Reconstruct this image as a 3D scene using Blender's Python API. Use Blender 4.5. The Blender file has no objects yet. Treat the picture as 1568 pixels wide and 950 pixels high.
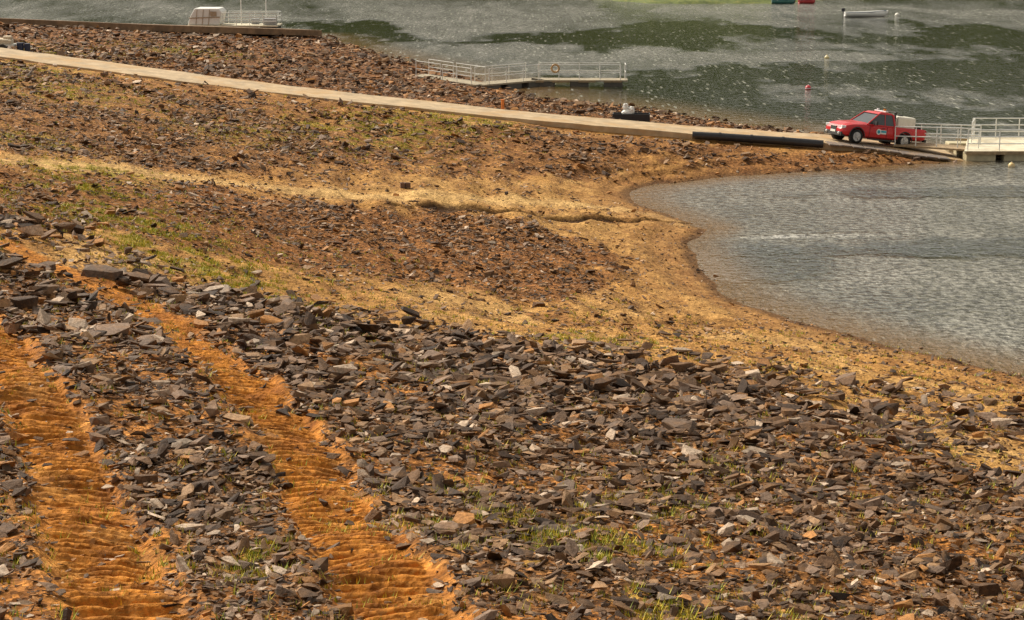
import bpy, bmesh, math, random
import numpy as np
from mathutils import Vector, Matrix, Euler
rng=np.random.default_rng(7); random.seed(7)
sc=bpy.context.scene
sc.view_settings.view_transform='Standard'; sc.view_settings.look='None'; sc.view_settings.exposure=0
f4=np.float32
# ---------------------------------------------------------------- camera
H=13.7
cam=bpy.data.cameras.new('camera'); cam.lens=70.03; cam.sensor_width=36; cam.clip_end=5000; cam.clip_start=.5
camo=bpy.data.objects.new('camera',cam); camo.location=(0,0,H); camo.rotation_euler=(math.radians(90-12.05),0,0)
sc.collection.objects.link(camo); sc.camera=camo

# ---------------------------------------------------------------- light
SUN_EL=math.radians(42); SUN_AZ=math.radians(-48)   # azimuth from +Y towards +X
w=bpy.data.worlds.new('World'); sc.world=w; w.use_nodes=True
nt=w.node_tree; bg=nt.nodes['Background']
sky=nt.nodes.new('ShaderNodeTexSky'); sky.sky_type='NISHITA'; sky.sun_disc=False
sky.sun_elevation=SUN_EL; sky.sun_rotation=SUN_AZ; sky.dust_density=3; sky.air_density=1.2
hs=nt.nodes.new('ShaderNodeHueSaturation'); hs.inputs['Saturation'].default_value=.08
tm=nt.nodes.new('ShaderNodeMix'); tm.data_type='RGBA'; tm.blend_type='MULTIPLY'; tm.inputs[0].default_value=1; tm.inputs[7].default_value=(1,.945,.86,1)
nt.links.new(sky.outputs[0],hs.inputs['Color']); nt.links.new(hs.outputs[0],tm.inputs[6]); nt.links.new(tm.outputs[2],bg.inputs[0]); bg.inputs[1].default_value=.15
sl=bpy.data.lights.new('sun','SUN'); sl.energy=4.6; sl.angle=math.radians(10); sl.color=(1,.90,.75)
so=bpy.data.objects.new('sun',sl); sc.collection.objects.link(so)
sd=Vector((math.sin(SUN_AZ)*math.cos(SUN_EL),math.cos(SUN_AZ)*math.cos(SUN_EL),math.sin(SUN_EL)))
so.rotation_euler=sd.to_track_quat('Z','Y').to_euler(); so.location=sd*200

# ---------------------------------------------------------------- noise helpers
def h2(ix,iy,seed):
    n=(ix.astype(np.int64)*374761393+iy.astype(np.int64)*668265263+seed*974634777)&0x7fffffff
    n=((n^(n>>13))*1274126177)&0x7fffffff
    return (((n^(n>>16))&0xffff)/65535.0).astype(f4)
def vn(x,y,seed=0):
    ix=np.floor(x);iy=np.floor(y);fx=x-ix;fy=y-iy
    fx=fx*fx*(3-2*fx);fy=fy*fy*(3-2*fy)
    a=h2(ix,iy,seed);b=h2(ix+1,iy,seed);c=h2(ix,iy+1,seed);d=h2(ix+1,iy+1,seed)
    return (a*(1-fx)+b*fx)*(1-fy)+(c*(1-fx)+d*fx)*fy
def fbm(x,y,seed=0,o=3):
    r=0;a=1;t=0
    for i in range(o):
        r=r+a*vn(x*2**i+13.7*i,y*2**i+7.1*i,seed+i);t+=a;a*=.5
    return r/t
def smooth(e0,e1,x):
    t=np.clip((x-e0)/(e1-e0),0,1);return t*t*(3-2*t)
def polydist(x,y,pl,reach=None):
    """distance to polyline and arclength; beyond `reach` the distance is only a large number"""
    shp=x.shape; best=np.full(shp,99,f4);s=np.zeros(shp,f4)
    if reach:
        xs=[p[0] for p in pl];ys=[p[1] for p in pl]
        m=(x>min(xs)-reach)&(x<max(xs)+reach)&(y>min(ys)-reach)&(y<max(ys)+reach)
        if not m.any(): return best,s
        b,q=polydist(x[m],y[m],pl); best[m]=b; s[m]=q; return best,s
    acc=0
    for (ax,ay),(bx,by) in zip(pl[:-1],pl[1:]):
        dx,dy=bx-ax,by-ay;L=math.hypot(dx,dy)
        t=np.clip(((x-ax)*dx+(y-ay)*dy)/(L*L),0,1)
        d=np.hypot(x-ax-t*dx,y-ay-t*dy);m=d<best
        best=np.where(m,d,best);s=np.where(m,acc+t*L,s);acc+=L
    return best,s
def inside(x,y,pg):
    xs=[p[0] for p in pg];ys=[p[1] for p in pg]; R=4
    m=(x>min(xs)-R)&(x<max(xs)+R)&(y>min(ys)-R)&(y<max(ys)+R); out=np.full(x.shape,-9,f4)
    X=x[m];Y=y[m]
    if not len(X): return out
    c=np.zeros(X.shape,bool);n=len(pg)
    for i in range(n):
        ax,ay=pg[i];bx,by=pg[(i+1)%n]
        if ay==by: continue
        k=((ay>Y)!=(by>Y))&(X<(bx-ax)*(Y-ay)/(by-ay)+ax);c^=k
    d,_=polydist(X,Y,list(pg)+[pg[0]])
    out[m]=np.where(c,d,-d); return out
def smoothline(pl,it=2):
    for _ in range(it):
        q=[pl[0]]
        for a,b in zip(pl[:-1],pl[1:]):
            q.append((a[0]*.75+b[0]*.25,a[1]*.75+b[1]*.25));q.append((a[0]*.25+b[0]*.75,a[1]*.25+b[1]*.75))
        q.append(pl[-1]);pl=q
    return pl
def pairs(s): return [tuple(float(v) for v in p.split(',')) for p in s.split()]

# ---------------------------------------------------------------- terrain height model (survey points x,y,z in metres)
C=pairs("""-4.1,14.9,8.0 0.0,15.7,7.7 4.9,18.1,6.8 0.0,23.6,6.4 -4.2,21.0,7.2 4.5,25.3,5.6 0.0,31.4,5.2 -5.5,27.7,6.6 8.7,32.4,4.0 5.1,35.8,4.0 0.0,40.0,4.0
11.2,42.1,2.0 13.6,51.4,0.5 9.1,52.3,1.0 5.2,48.8,2.2 4.1,56.3,1.2 0.0,51.8,2.2 -3.0,49.3,3.1 -5.9,45.6,4.2 -7.5,38.1,5.5 -8.4,32.0,6.6 -10.4,39.9,6.2 -12.2,46.9,6.0
-8.9,45.8,5.1 -6.9,53.8,3.6 0.0,64.4,1.6 3.5,63.5,0.9 -14.9,57.4,5.8 -11.3,58.4,4.7 -9.4,74.2,3.0 -4.3,70.0,2.2 0.0,81.1,1.2 2.9,76.0,0.7
0.0,94.7,1.3 -5.4,89.4,2.0 -15.2,79.4,4.1 -20.2,78.3,5.0 -12.0,95.4,3.1 6.7,94.6,1.0
14.6,55.2,0 10.5,60.3,0 8.5,63.7,0 7.2,66.3,0 7.0,70.4,0 7.0,74.3,0 7.5,77.8,0 8.8,80.1,0 6.3,84.3,0 5.5,90.4,0 6.6,92.9,0 9.9,95.0,0 16.6,97.3,0 22.2,99.6,0
16.9,99.6,.4 11.7,97.2,.5 14.0,102.1,.5 16.8,111.7,0 12.2,117.1,0 8.7,123.3,0 0.7,131.9,0 -4.0,147.2,0 -9.7,161.3,0 -16.7,180.6,0 7.9,111.3,.6
-18.7,149.3,1.5 -25.0,131.0,3.0 -8.1,134.1,1.0 -32.9,129.0,4.0 -36.7,144.0,3.8 -27.2,156.2,2.2 -21.1,183.4,.5
17.2,65.1,-1.2 12.6,72.7,-1.2 11.0,79.3,-1.2 18.9,92.5,-1.5 13.1,90.0,-1.2 25.6,95.0,-1.5 8.0,88.1,-.6 8.1,77.1,-.4
21.2,124.9,-1 14.6,140.6,-1 5.9,155.2,-1 0.9,178.9,-1.5 -9.2,211.2,-1.5 32.4,125.6,-1.5 30.0,178.0,-2 8.2,218.1,-2 -40.2,255.7,-1 67.6,265.7,-2""")
for k in np.linspace(0,1.3,9): C.append((18-46*k,104+6*k,.4+4.1*k-.1))
C+=[(-30,20,9),(-30,50,8),(-45,80,7),(-60,120,6.5),(-70,160,5),(30,30,1),(30,15,4),(0,0,9.5),(-15,5,10),(15,5,8),(-60,200,-1),(40,45,-2),(60,100,-2.5),(-20,230,-2),(-100,200,3)]
C=np.array(C);P=C[:,:2];n=len(P)
D=np.linalg.norm(P[:,None]-P[None],axis=2)
A=np.zeros((n+3,n+3));A[:n,:n]=D-np.eye(n)*.6;A[:n,n]=1;A[:n,n+1:]=P;A[n,:n]=1;A[n+1:,:n]=P.T
wt=[float(v) for v in np.linalg.solve(A,np.concatenate([C[:,2],[0,0,0]]))]
PL=[(float(a),float(b)) for a,b in P]
def rbf(x,y):
    x=np.asarray(x,f4);y=np.asarray(y,f4)
    r=wt[n]+wt[n+1]*x+wt[n+2]*y
    for i in range(n): r+=wt[i]*np.sqrt((x-PL[i][0])**2+(y-PL[i][1])**2)
    return r

RAMP=[(-48,118.5),(-29,112),(-13.4,107),(-0.5,104.2),(9.3,103.2),(15.6,102.6),(20,102.8),(24.5,102.9)]
RZX=[-48,-29,-13.4,-.5,9.3,15.6,17.6,20.4,23,24.5]; RZ=[6.2,4.6,3.1,2.0,1.25,.9,.7,.3,0.0,-.2]
trackL=smoothline(pairs("-2.1,11 -2.95,14.9 -3.75,17.5 -4.8,20.9 -6.0,24.8 -7.4,28.6 -8.9,32.6 -11,37"))
trackR=smoothline(pairs("0.0,11 -0.80,15.5 -1.35,17.9 -1.95,21.0 -2.6,24.3 -3.6,28.3 -4.9,32.7 -6.8,37.7 -8.1,39.8 -9.5,41.0 -11.3,43.5 -12.4,44.2 -15,46"))
crest=pairs("-20,37 -11.4,39.7 -10.5,40.2 -9.5,41.8 -7.6,42.6 -6.8,44.0 -5.1,44.5 -2.8,44.6 -0.5,44.9 1.8,44.9 3.2,44.5 5.3,42.9 6.7,39.4 8.0,35.2 9.4,32.0 14,26 14,5 -25,5")
midrock=pairs("-18,54 -15.2,56.5 -13.6,60.3 -11.3,64.2 -8.3,68.5 -5.3,71.8 -2.1,74.2 0.4,73.9 2.3,72.3 4.1,70.0 3.6,63.0 1.8,58.6 -1.6,56.5 -4.3,55.4 -7.1,53.6 -9.3,51.7 -10.6,48.3 -12.0,45.6 -18,44")
upper=pairs("-40,108 -28.2,106 -19.5,104 -11.6,102 -2.7,101 2.5,100.5 9.1,100.5 15.4,100.6 24,101.0 16.6,97.9 9.3,95.6 6.0,93.1 1.9,89.1 -0.7,87.4 -4.1,83.4 -7.6,79.2 -10.1,75.4 -13.4,69.3 -15.5,65.0 -18,61.2 -30,61")
beyond=pairs("-60,118 -48,121.5 -29,114.5 -13.4,109 -0.5,106.5 9.3,105.5 15.6,105 20,108 16.8,111.7 12.2,117.1 8.7,123.3 0.7,131.9 -4.0,147.2 -9.7,161.3 -16.7,184 -30,190 -70,190")
flow=pairs("-9,71.5 -6.5,76.5 -3.5,82.5 0,86 3,89 5.6,92 6.8,88 9.2,80 7.4,74 7.2,68 9,63 7,60.5 5,59 4.3,64 4.8,70 3,73.3 0.4,75 -2.1,75.4 -5.3,73")
tanpath=smoothline(pairs("-20,56 -15.8,59.6 -14.3,63.3 -12.7,66.0 -11.0,68.6 -9.0,70.6 -6.8,72.2 -4.6,75.0 -2.2,77.6 1.8,81.4 4.9,83.2 7.4,80.5"))
crev=smoothline(pairs("-4.4,72.6 -3.2,74.1 -2.1,75.4 -0.6,76.1 0.9,76.7 3.0,78.2 5.3,80.2 7.0,81.1 8.2,80.6"))
grassp=[(0.5,20.5,1.1),(1.0,19.2,.9),(-.2,21,.8),(-2.3,18,.4),(.2,18.2,.7),(-1,35.6,.8),(1.9,48.6,1.2),(-.9,23,.5),(1.8,23.8,.8),(1.6,16.8,.7),
 (-10.3,53,2.2),(-8.8,50.6,1.8),(-12.1,55.9,2.2),(-7.5,49.3,1.6),(-7.4,45.7,1.2),(-5.4,46.5,1.2),(-7.2,93,3.6),(-5.2,97.3,3.0),(-22.6,138,4),(-17.5,70.5,2.2),(-28,121,4),(-22,93,4.5),(-2.8,101,2.2),(-1.5,100.2,1.6),(-26,104,3),(-13,63,2),(-4,40.8,.8),(3,29,.7),(-12,86,3),(-15,49.5,1.5)]

def rampz(x): return np.interp(x,RZX,RZ).astype(f4) if hasattr(x,'shape') else float(np.interp(x,RZX,RZ))
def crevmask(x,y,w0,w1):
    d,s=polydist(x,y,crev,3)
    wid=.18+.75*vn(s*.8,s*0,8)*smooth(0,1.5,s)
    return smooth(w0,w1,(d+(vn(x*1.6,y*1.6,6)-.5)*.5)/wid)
def terrain(x,y,fine=True):
    x=np.asarray(x,f4);y=np.asarray(y,f4)
    z=rbf(x,y)
    zb=z+(vn(x*.25,y*.2,71)-.5)*.25
    z=z+.045*np.sin(2*np.pi*zb/.34)*smooth(.05,.3,z)*smooth(3.4,2.2,z)*smooth(40,47,y)
    land=smooth(-.1,.9,z)
    z=z+land*((fbm(x*.33,y*.33,3)-.5)*.4+(fbm(x*1.3,y*1.3,9)-.5)*.18)+(fbm(x*.8,y*.8,5)-.5)*.07
    if fine: z=z+(fbm(x*6,y*6,21,3)-.5)*.05*np.clip(.25+land,0,1)
    z=np.minimum(z,11)
    z=z-.20*crevmask(x,y,1.0,.45)
    for t in (trackL,trackR):
        d,s=polydist(x,y,t,2); dd=d+(vn(x*2.2,y*2.2,12)-.5)*.16
        fade=smooth(43,34,y)
        if fine:
            lug=np.sin(2*np.pi*(s/.20+(vn(x*1.2,y*1.2,40)-.5)*.6+d*.8))
            z=z+fade*smooth(.50,.34,dd)*(lug*.040*(.45+.9*vn(x*3,y*3,2)))
        z=z-.08*fade*smooth(.62,.38,dd)+.04*fade*smooth(.2,0,np.abs(dd-.64))
    d,s=polydist(x,y,RAMP,6); k=smooth(4.2,2.3,d)
    near=smooth(1.0,2.0,d)*(y<np.interp(x,[q[0] for q in RAMP],[q[1] for q in RAMP]))*smooth(-2,4,x)*smooth(19,15,x)
    z=z*(1-k)+(rampz(x)-.16-.22*near)*k
    return z.astype(f4)

def masks(x,y):
    wx=(fbm(x*.5,y*.35,50)-.5); wx2=(fbm(x*2.1,y*1.6,60)-.5)
    sgn=wx*2.2+wx2*1.0
    A_=smooth(-.5,.6,inside(x,y,crest)+sgn*1.1)
    M_=smooth(-.9,.9,inside(x,y,midrock)+sgn*2.0)
    U_=smooth(-.8,1.2,inside(x,y,upper)+sgn*2.4)
    B_=smooth(-.5,1.0,inside(x,y,beyond)+sgn*1.5)
    tr=np.zeros(x.shape,f4)
    for t in (trackL,trackR):
        d,s=polydist(x,y,t,2); tr=np.maximum(tr,smooth(.70,.36,d+(wx2*.6)))
    tr=tr*smooth(50,44,y)
    hol=smooth(1.3,.5,np.hypot((x-8.2)/1.0,(y-33.5)/2.0)+wx2*1.4)
    return A_,M_,U_,B_,tr,hol
def wx_(x,y): return (fbm(x*1.1,y*1.1,91)-.5)*.8
def barepatch(x,y): return smooth(.50,.68,fbm(x*.55+3,y*.40,177,3))
def rockdens(x,y,bare=1.0):
    x=np.asarray(x,f4);y=np.asarray(y,f4)
    A_,M_,U_,B_,tr,hol=masks(x,y)
    n1=fbm(x*.45,y*.3,77); n2=fbm(x*1.5,y*1.1,88)
    d=.14+.34*smooth(.48,.7,n2)
    d=np.maximum(d,A_*(.64+.36*smooth(.35,.6,n2))*(1-.45*barepatch(x,y)*smooth(44,33,y)))
    d=np.maximum(d,M_*(.50+.50*smooth(.36,.6,n1)))
    d=np.maximum(d,U_*(.25+.75*smooth(.40,.60,n1*.6+n2*.4)))
    d=np.maximum(d,B_*(.35+.65*smooth(.38,.62,n2)))
    d=d*(1-.93*tr)*(1-.75*hol)*(1-.82*bare*smooth(-.8,.8,inside(x,y,flow)+(n2-.5)*2))
    dt,_=polydist(x,y,tanpath,4); d=d*(.06+.94*smooth(.3,1.2,dt+wx_(x,y)))
    dr,_=polydist(x,y,RAMP,6); d=d*np.where(dr<2.3,0,1)
    return d*(1-crevmask(x,y,1.1,.9)*.8)

# ---------------------------------------------------------------- mesh helpers
def fastmesh(name,V,F,nper,mats=(),attrs=None,smoothf=False):
    me=bpy.data.meshes.new(name); nv=len(V); nf=len(F)
    me.vertices.add(nv); me.vertices.foreach_set('co',np.ascontiguousarray(V,dtype=np.float32).ravel())
    me.loops.add(nf*nper); me.loops.foreach_set('vertex_index',np.ascontiguousarray(F,dtype=np.int32).ravel())
    me.polygons.add(nf); me.polygons.foreach_set('loop_start',np.arange(0,nf*nper,nper,dtype=np.int32))
    me.polygons.foreach_set('use_smooth',np.full(nf,smoothf))
    for k,(typ,data) in (attrs or {}).items():
        a=me.attributes.new(k,typ,'POINT')
        a.data.foreach_set('color' if typ=='FLOAT_COLOR' else 'value',np.ascontiguousarray(data,dtype=np.float32).ravel())
    for m in mats: me.materials.append(m)
    me.update(calc_edges=True)
    ob=bpy.data.objects.new(name,me); sc.collection.objects.link(ob); return ob
def gridfaces(nr,nc):
    i=np.arange(nr*nc).reshape(nr,nc)
    return np.stack([i[:-1,:-1],i[:-1,1:],i[1:,1:],i[1:,:-1]],-1).reshape(-1,4)

# ---------------------------------------------------------------- node helpers
class N:
    def __init__(s,name):
        s.m=bpy.data.materials.new(name); s.m.use_nodes=True; s.t=s.m.node_tree; s.b=s.t.nodes['Principled BSDF']
    def n(s,typ,**k):
        x=s.t.nodes.new(typ)
        for a,v in k.items():
            if a in x.bl_rna.properties: setattr(x,a,v)
            else: x.inputs[a].default_value=v
        return x
    def l(s,a,b): s.t.links.new(a,b)
    def math(s,op,a,b=None,c=None,clamp=False):
        x=s.t.nodes.new('ShaderNodeMath'); x.operation=op; x.use_clamp=clamp
        for i,v in enumerate((a,b,c)):
            if v is None: continue
            if isinstance(v,(int,float)): x.inputs[i].default_value=v
            else: s.l(v,x.inputs[i])
        return x.outputs[0]
    def mix(s,f,a,b,mode='MIX'):
        x=s.t.nodes.new('ShaderNodeMix'); x.data_type='RGBA'; x.blend_type=mode
        for i,v in ((0,f),(6,a),(7,b)):
            if isinstance(v,(int,float)): x.inputs[i].default_value=v
            elif isinstance(v,tuple): x.inputs[i].default_value=v if len(v)==4 else (*v,1)
            else: s.l(v,x.inputs[i])
        return x.outputs[2]
    def ramp(s,f,pts):
        x=s.t.nodes.new('ShaderNodeValToRGB'); e=x.color_ramp.elements
        while len(e)<len(pts): e.new(.5)
        for el,(p,c) in zip(e,pts): el.position=p; el.color=(*c,1) if len(c)==3 else c
        s.l(f,x.inputs[0]); return x.outputs[0]
    def pos(s,scale=(1,1,1)):
        g=s.t.nodes.new('ShaderNodeNewGeometry'); m=s.t.nodes.new('ShaderNodeMapping'); m.inputs['Scale'].default_value=scale
        s.l(g.outputs['Position'],m.inputs[0]); return m.outputs[0]
    def noise(s,vec,scale,detail=3,rough=.6):
        x=s.t.nodes.new('ShaderNodeTexNoise'); x.inputs['Scale'].default_value=scale; x.inputs['Detail'].default_value=detail; x.inputs['Roughness'].default_value=rough
        s.l(vec,x.inputs['Vector']); return x.outputs[0]
    def bump(s,h,dist,strength=1,prev=None):
        x=s.t.nodes.new('ShaderNodeBump'); x.inputs['Distance'].default_value=dist; x.inputs['Strength'].default_value=strength
        s.l(h,x.inputs['Height'])
        if prev is not None: s.l(prev,x.inputs['Normal'])
        return x.outputs[0]
def mat(name,col,rough=.5,metal=0,var=.25,scale=6,dirt=None,coat=0):
    a=N(name); v=a.pos(); nz=a.noise(v,scale,4)
    dk=tuple(c*(1-var) for c in col); lt=tuple(min(1,c*(1+var)) for c in col)
    c=a.ramp(nz,[(.3,dk),(.7,lt)])
    if dirt:
        n2=a.noise(v,scale*.4,5,.7); f=a.ramp(n2,[(.48,(0,0,0)),(.62,(.75,.75,.75))]); c=a.mix(f,c,dirt)
    a.l(c,a.b.inputs['Base Color']); a.b.inputs['Roughness'].default_value=rough; a.b.inputs['Metallic'].default_value=metal
    if coat: a.b.inputs['Coat Weight'].default_value=coat; a.b.inputs['Coat Roughness'].default_value=.08
    a.l(a.bump(nz,.01,.3),a.b.inputs['Normal'])
    return a.m

# ---------------------------------------------------------------- ground
lg=lambda a,b,k:np.exp(np.linspace(math.log(a),math.log(b),k,endpoint=False))
rows=np.concatenate([lg(5,14,50),lg(14,32,640),lg(32,118,600),lg(118,320,160)])
s_=np.linspace(-1,1,640); cols=.52*s_+.48*s_**3
YY=np.repeat(rows[:,None],len(cols),1).astype(f4); XX=(cols[None]*(YY*.42+9)).astype(f4)
ZZ=terrain(XX,YY)
A_,M_,U_,B_,tr,hol=masks(XX,YY)
n1=fbm(XX*.45,YY*.3,77);n2=fbm(XX*1.5,YY*1.1,88);n5=fbm(XX*3.1,YY*2.2,188)
FL=smooth(-.8,.8,inside(XX,YY,flow)+(n2-.5)*2)
def c3(*c): return np.array(c,f4)
base=c3(.48,.265,.080)[None,None]*np.ones(XX.shape+(1,),f4)
def lay(base,m,c): return base*(1-m[...,None])+c3(*c)*m[...,None]
base=lay(base,smooth(.42,.7,n2)*.75,(.29,.14,.045))
base=lay(base,smooth(.5,.75,n1)*.6,(.60,.39,.15))
ZS=rbf(XX,YY)+(vn(XX*.25,YY*.2,71)-.5)*.25
base=lay(base,smooth(.55,.95,np.sin(2*np.pi*ZS/.34+1.2))*smooth(3.2,2,ZS)*(YY>44)*(.35+.5*n2),(.24,.118,.044))
base=lay(base,A_*(1-tr)*.9,(.185,.092,.031))
base=lay(base,A_*(1-tr)*smooth(.48,.66,n1)*.5,(.36,.165,.040))
base=lay(base,A_*(1-tr)*barepatch(XX,YY)*smooth(44,33,YY)*.7,(.42,.195,.045))
base=lay(base,M_*.8,(.26,.118,.036))
base=lay(base,U_*(.5+.3*smooth(.4,.6,n1)),(.215,.108,.042))
base=lay(base,B_*.8,(.18,.088,.042))
base=lay(base,FL*.85,(.50,.295,.10)); base=lay(base,FL*smooth(.45,.65,n2)*.6,(.33,.165,.05))
dtp,_=polydist(XX,YY,tanpath,5); base=lay(base,smooth(1.5,.3,dtp+wx_(XX,YY)*1.5)*.85,(.64,.43,.175))
base=lay(base,tr*.95,(.50,.200,.030))
base=lay(base,tr*smooth(.45,.75,n5)*.7,(.27,.095,.018)); base=lay(base,tr*smooth(.55,.75,n2)*.4,(.60,.32,.09))
base=lay(base,hol*.7,(.54,.32,.10))
g=np.zeros(XX.shape,f4)
for gx,gy,gr in grassp: g=np.maximum(g,smooth(1.5,.2,np.hypot(XX-gx,(YY-gy)/1.3)/gr))
g=g*smooth(.42,.62,fbm(XX*2.5,YY*2.5,123))
base=lay(base,g*.7,(.32,.30,.035))
base=lay(base,smooth(.55,.15,ZZ+(n2-.5)*.5)*.5,(.25,.12,.045))
wet=smooth(.14,.02,ZZ); base=lay(base,wet*.75,(.10,.055,.026))
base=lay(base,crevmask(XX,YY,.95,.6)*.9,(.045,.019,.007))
rocky=np.clip(A_+M_*.8+U_*.8+B_,0,1)*(1-tr)*.85+.15
gm=N('ground_soil'); at=gm.n('ShaderNodeAttribute',attribute_name='soil'); ar=gm.n('ShaderNodeAttribute',attribute_name='rocky')
p=gm.pos()
vo=gm.n('ShaderNodeTexVoronoi'); vo.inputs['Scale'].default_value=16; gm.l(p,vo.inputs['Vector'])
vo2=gm.n('ShaderNodeTexVoronoi'); vo2.inputs['Scale'].default_value=5.5; gm.l(p,vo2.inputs['Vector'])
sp=gm.n('ShaderNodeSeparateColor'); gm.l(vo.outputs['Color'],sp.inputs[0]); sp2=gm.n('ShaderNodeSeparateColor'); gm.l(vo2.outputs['Color'],sp2.inputs[0])
cr=gm.ramp(sp.outputs[0],[(0,(.42,.38,.36)),(.5,(.9,.85,.8)),(1,(1.5,1.45,1.4))])
cr2=gm.ramp(sp2.outputs[0],[(0,(.6,.55,.52)),(1,(1.35,1.3,1.28))])
c1=gm.mix(ar.outputs['Fac'],at.outputs['Color'],gm.mix(1.0,gm.mix(1.0,at.outputs['Color'],cr,'MULTIPLY'),cr2,'MULTIPLY'))
nz=gm.noise(p,9,5,.7); c2=gm.mix(.85,c1,gm.ramp(nz,[(.32,(.42,.37,.32)),(.7,(1.45,1.45,1.45))]),'MULTIPLY')
nz2=gm.noise(gm.pos((1,.6,1)),2.2,5,.7); c2=gm.mix(.7,c2,gm.ramp(nz2,[(.35,(.5,.43,.37)),(.65,(1.4,1.4,1.4))]),'MULTIPLY')
gm.l(c2,gm.b.inputs['Base Color']); gm.b.inputs['Roughness'].default_value=.85; gm.b.inputs['Specular IOR Level'].default_value=.12
b1=gm.bump(nz,.06,.8); b2=gm.bump(vo.outputs['Distance'],.04,.6,b1); b3=gm.bump(vo2.outputs['Distance'],.08,.5,b2); gm.l(b3,gm.b.inputs['Normal'])
V=np.stack([XX,YY,ZZ],-1).reshape(-1,3)
soil=np.concatenate([base,np.ones(XX.shape+(1,),f4)],-1).reshape(-1,4)
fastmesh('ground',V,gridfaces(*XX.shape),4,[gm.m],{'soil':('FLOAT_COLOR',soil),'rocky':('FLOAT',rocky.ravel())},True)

# ---------------------------------------------------------------- rocks
def hull(k,flat):
    bm=bmesh.new(); el=random.uniform(.5,.85)
    for _ in range(k):
        a=random.random()*6.283; r=.38+.2*random.random(); zz=random.choice((-1,1))*(.6+.4*random.random())
        bm.verts.new((math.cos(a)*r*1.15,math.sin(a)*r*el,zz*flat*.5))
    bmesh.ops.convex_hull(bm,input=bm.verts)
    bmesh.ops.delete(bm,geom=[v for v in bm.verts if not v.link_faces],context='VERTS')
    bmesh.ops.triangulate(bm,faces=bm.faces)
    bmesh.ops.recalc_face_normals(bm,faces=bm.faces)
    bm.verts.index_update()
    v=np.array([v.co[:] for v in bm.verts],f4); f=np.array([[q.index for q in t.verts] for t in bm.faces]); bm.free(); return v,f
def rotm(yaw,tilt,dirn):
    cy,sy=np.cos(yaw),np.sin(yaw); Z=np.zeros_like(yaw);O=np.ones_like(yaw)
    Rz=np.stack([cy,-sy,Z,sy,cy,Z,Z,Z,O],-1).reshape(-1,3,3)
    kx,ky=np.cos(dirn),np.sin(dirn);c,s=np.cos(tilt),np.sin(tilt);C1=1-c
    Rt=np.stack([c+kx*kx*C1,kx*ky*C1,ky*s,kx*ky*C1,c+ky*ky*C1,-kx*s,-ky*s,kx*s,c],-1).reshape(-1,3,3)
    return (Rt@Rz).astype(f4)
PAL=np.array([(.055,.032,.019),(.135,.077,.041),(.175,.118,.082),(.26,.158,.083),(.44,.34,.25),(.33,.155,.048)])
def rocks(name,x,y,size,lod,palw,tiltsd,matl,lift=.3):
    T=[hull(lod+random.randint(0,3),random.uniform(.11,.24) if i%4 else random.uniform(.3,.55)) for i in range(26)]
    z=terrain(x,y,False); m=z>-.12; x,y,z,size=x[m],y[m],z[m],size[m]; k=len(x)
    R=rotm(rng.uniform(0,6.283,k),np.abs(rng.normal(0,tiltsd,k)),rng.uniform(0,6.283,k))
    S=np.stack([size,size*rng.uniform(.7,1.15,k),size*rng.uniform(.6,1.2,k)],-1).astype(f4)
    ci=rng.choice(len(PAL),k,p=palw); col=PAL[ci]*rng.uniform(.5,1.45,(k,1))
    zo=z+size*rng.uniform(-.05,lift,k)
    tid=rng.integers(0,len(T),k); VV=[];FF=[];CC=[];off=0
    for ti,(tv,tf) in enumerate(T):
        idx=np.where(tid==ti)[0]
        if not len(idx): continue
        loc=tv[None]*S[idx][:,None,:]
        ww=np.einsum('kij,kvj->kvi',R[idx],loc); ww[...,0]+=x[idx,None]; ww[...,1]+=y[idx,None]; ww[...,2]+=zo[idx,None]
        VV.append(ww.reshape(-1,3)); nv=len(tv)
        FF.append((tf[None]+(np.arange(len(idx))*nv)[:,None,None]+off).reshape(-1,3)); off+=nv*len(idx)
        CC.append(np.repeat(np.concatenate([col[idx],np.ones((len(idx),1))],1),nv,0))
    return fastmesh(name,np.concatenate(VV),np.concatenate(FF),3,[matl],{'tint':('FLOAT_COLOR',np.concatenate(CC))})
rm=N('slate_rock'); ra=rm.n('ShaderNodeAttribute',attribute_name='tint'); p=rm.pos(); nz=rm.noise(p,18,5,.7); nb=rm.noise(p,3,3)
c=rm.mix(.9,ra.outputs['Color'],rm.ramp(nz,[(.3,(.45,.41,.37)),(.7,(1.55,1.55,1.55))]),'MULTIPLY')
c=rm.mix(rm.ramp(nb,[(.5,(0,0,0)),(.72,(.45,.45,.45))]),c,(.32,.155,.048))
rm.l(c,rm.b.inputs['Base Color']); rm.b.inputs['Roughness'].default_value=.7; rm.b.inputs['Specular IOR Level'].default_value=.2
rm.l(rm.bump(nz,.03,.7),rm.b.inputs['Normal'])
def scatter(y0,y1,dens,sizef,gam=1.0,bare=1.0):
    area=(.62*(y0+y1)/2+3)*(y1-y0); k=int(area*dens)
    y=np.sqrt(rng.uniform(y0*y0,y1*y1,k)); x=rng.uniform(-1,1,k)*(.31*y+1.5)
    m=rng.uniform(0,1,k)<rockdens(x,y,bare)**gam; x,y=x[m],y[m]
    return x,y,sizef(x,y,len(x))
def sz(y0,s0,y1,s1,sd=.48,mx=3.2):
    def f(x,y,k):
        m=np.interp(y,[y0,y1],[s0,s1]); return m*np.clip(np.exp(rng.normal(0,sd,k)),.35,mx)
    return f
pw=[.28,.29,.18,.13,.06,.06]; pm=[.21,.26,.11,.20,.06,.16]
x,y,s=scatter(12,24,205,sz(14,.057,24,.082,.58,3.6)); rocks('slate_rocks',x,y,s,9,pw,.34,rm.m,.38)
x,y,s=scatter(24,35,118,sz(24,.080,35,.125,.58,3.4)); rocks('slate_rocks',x,y,s,9,pw,.35,rm.m,.38)
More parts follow.
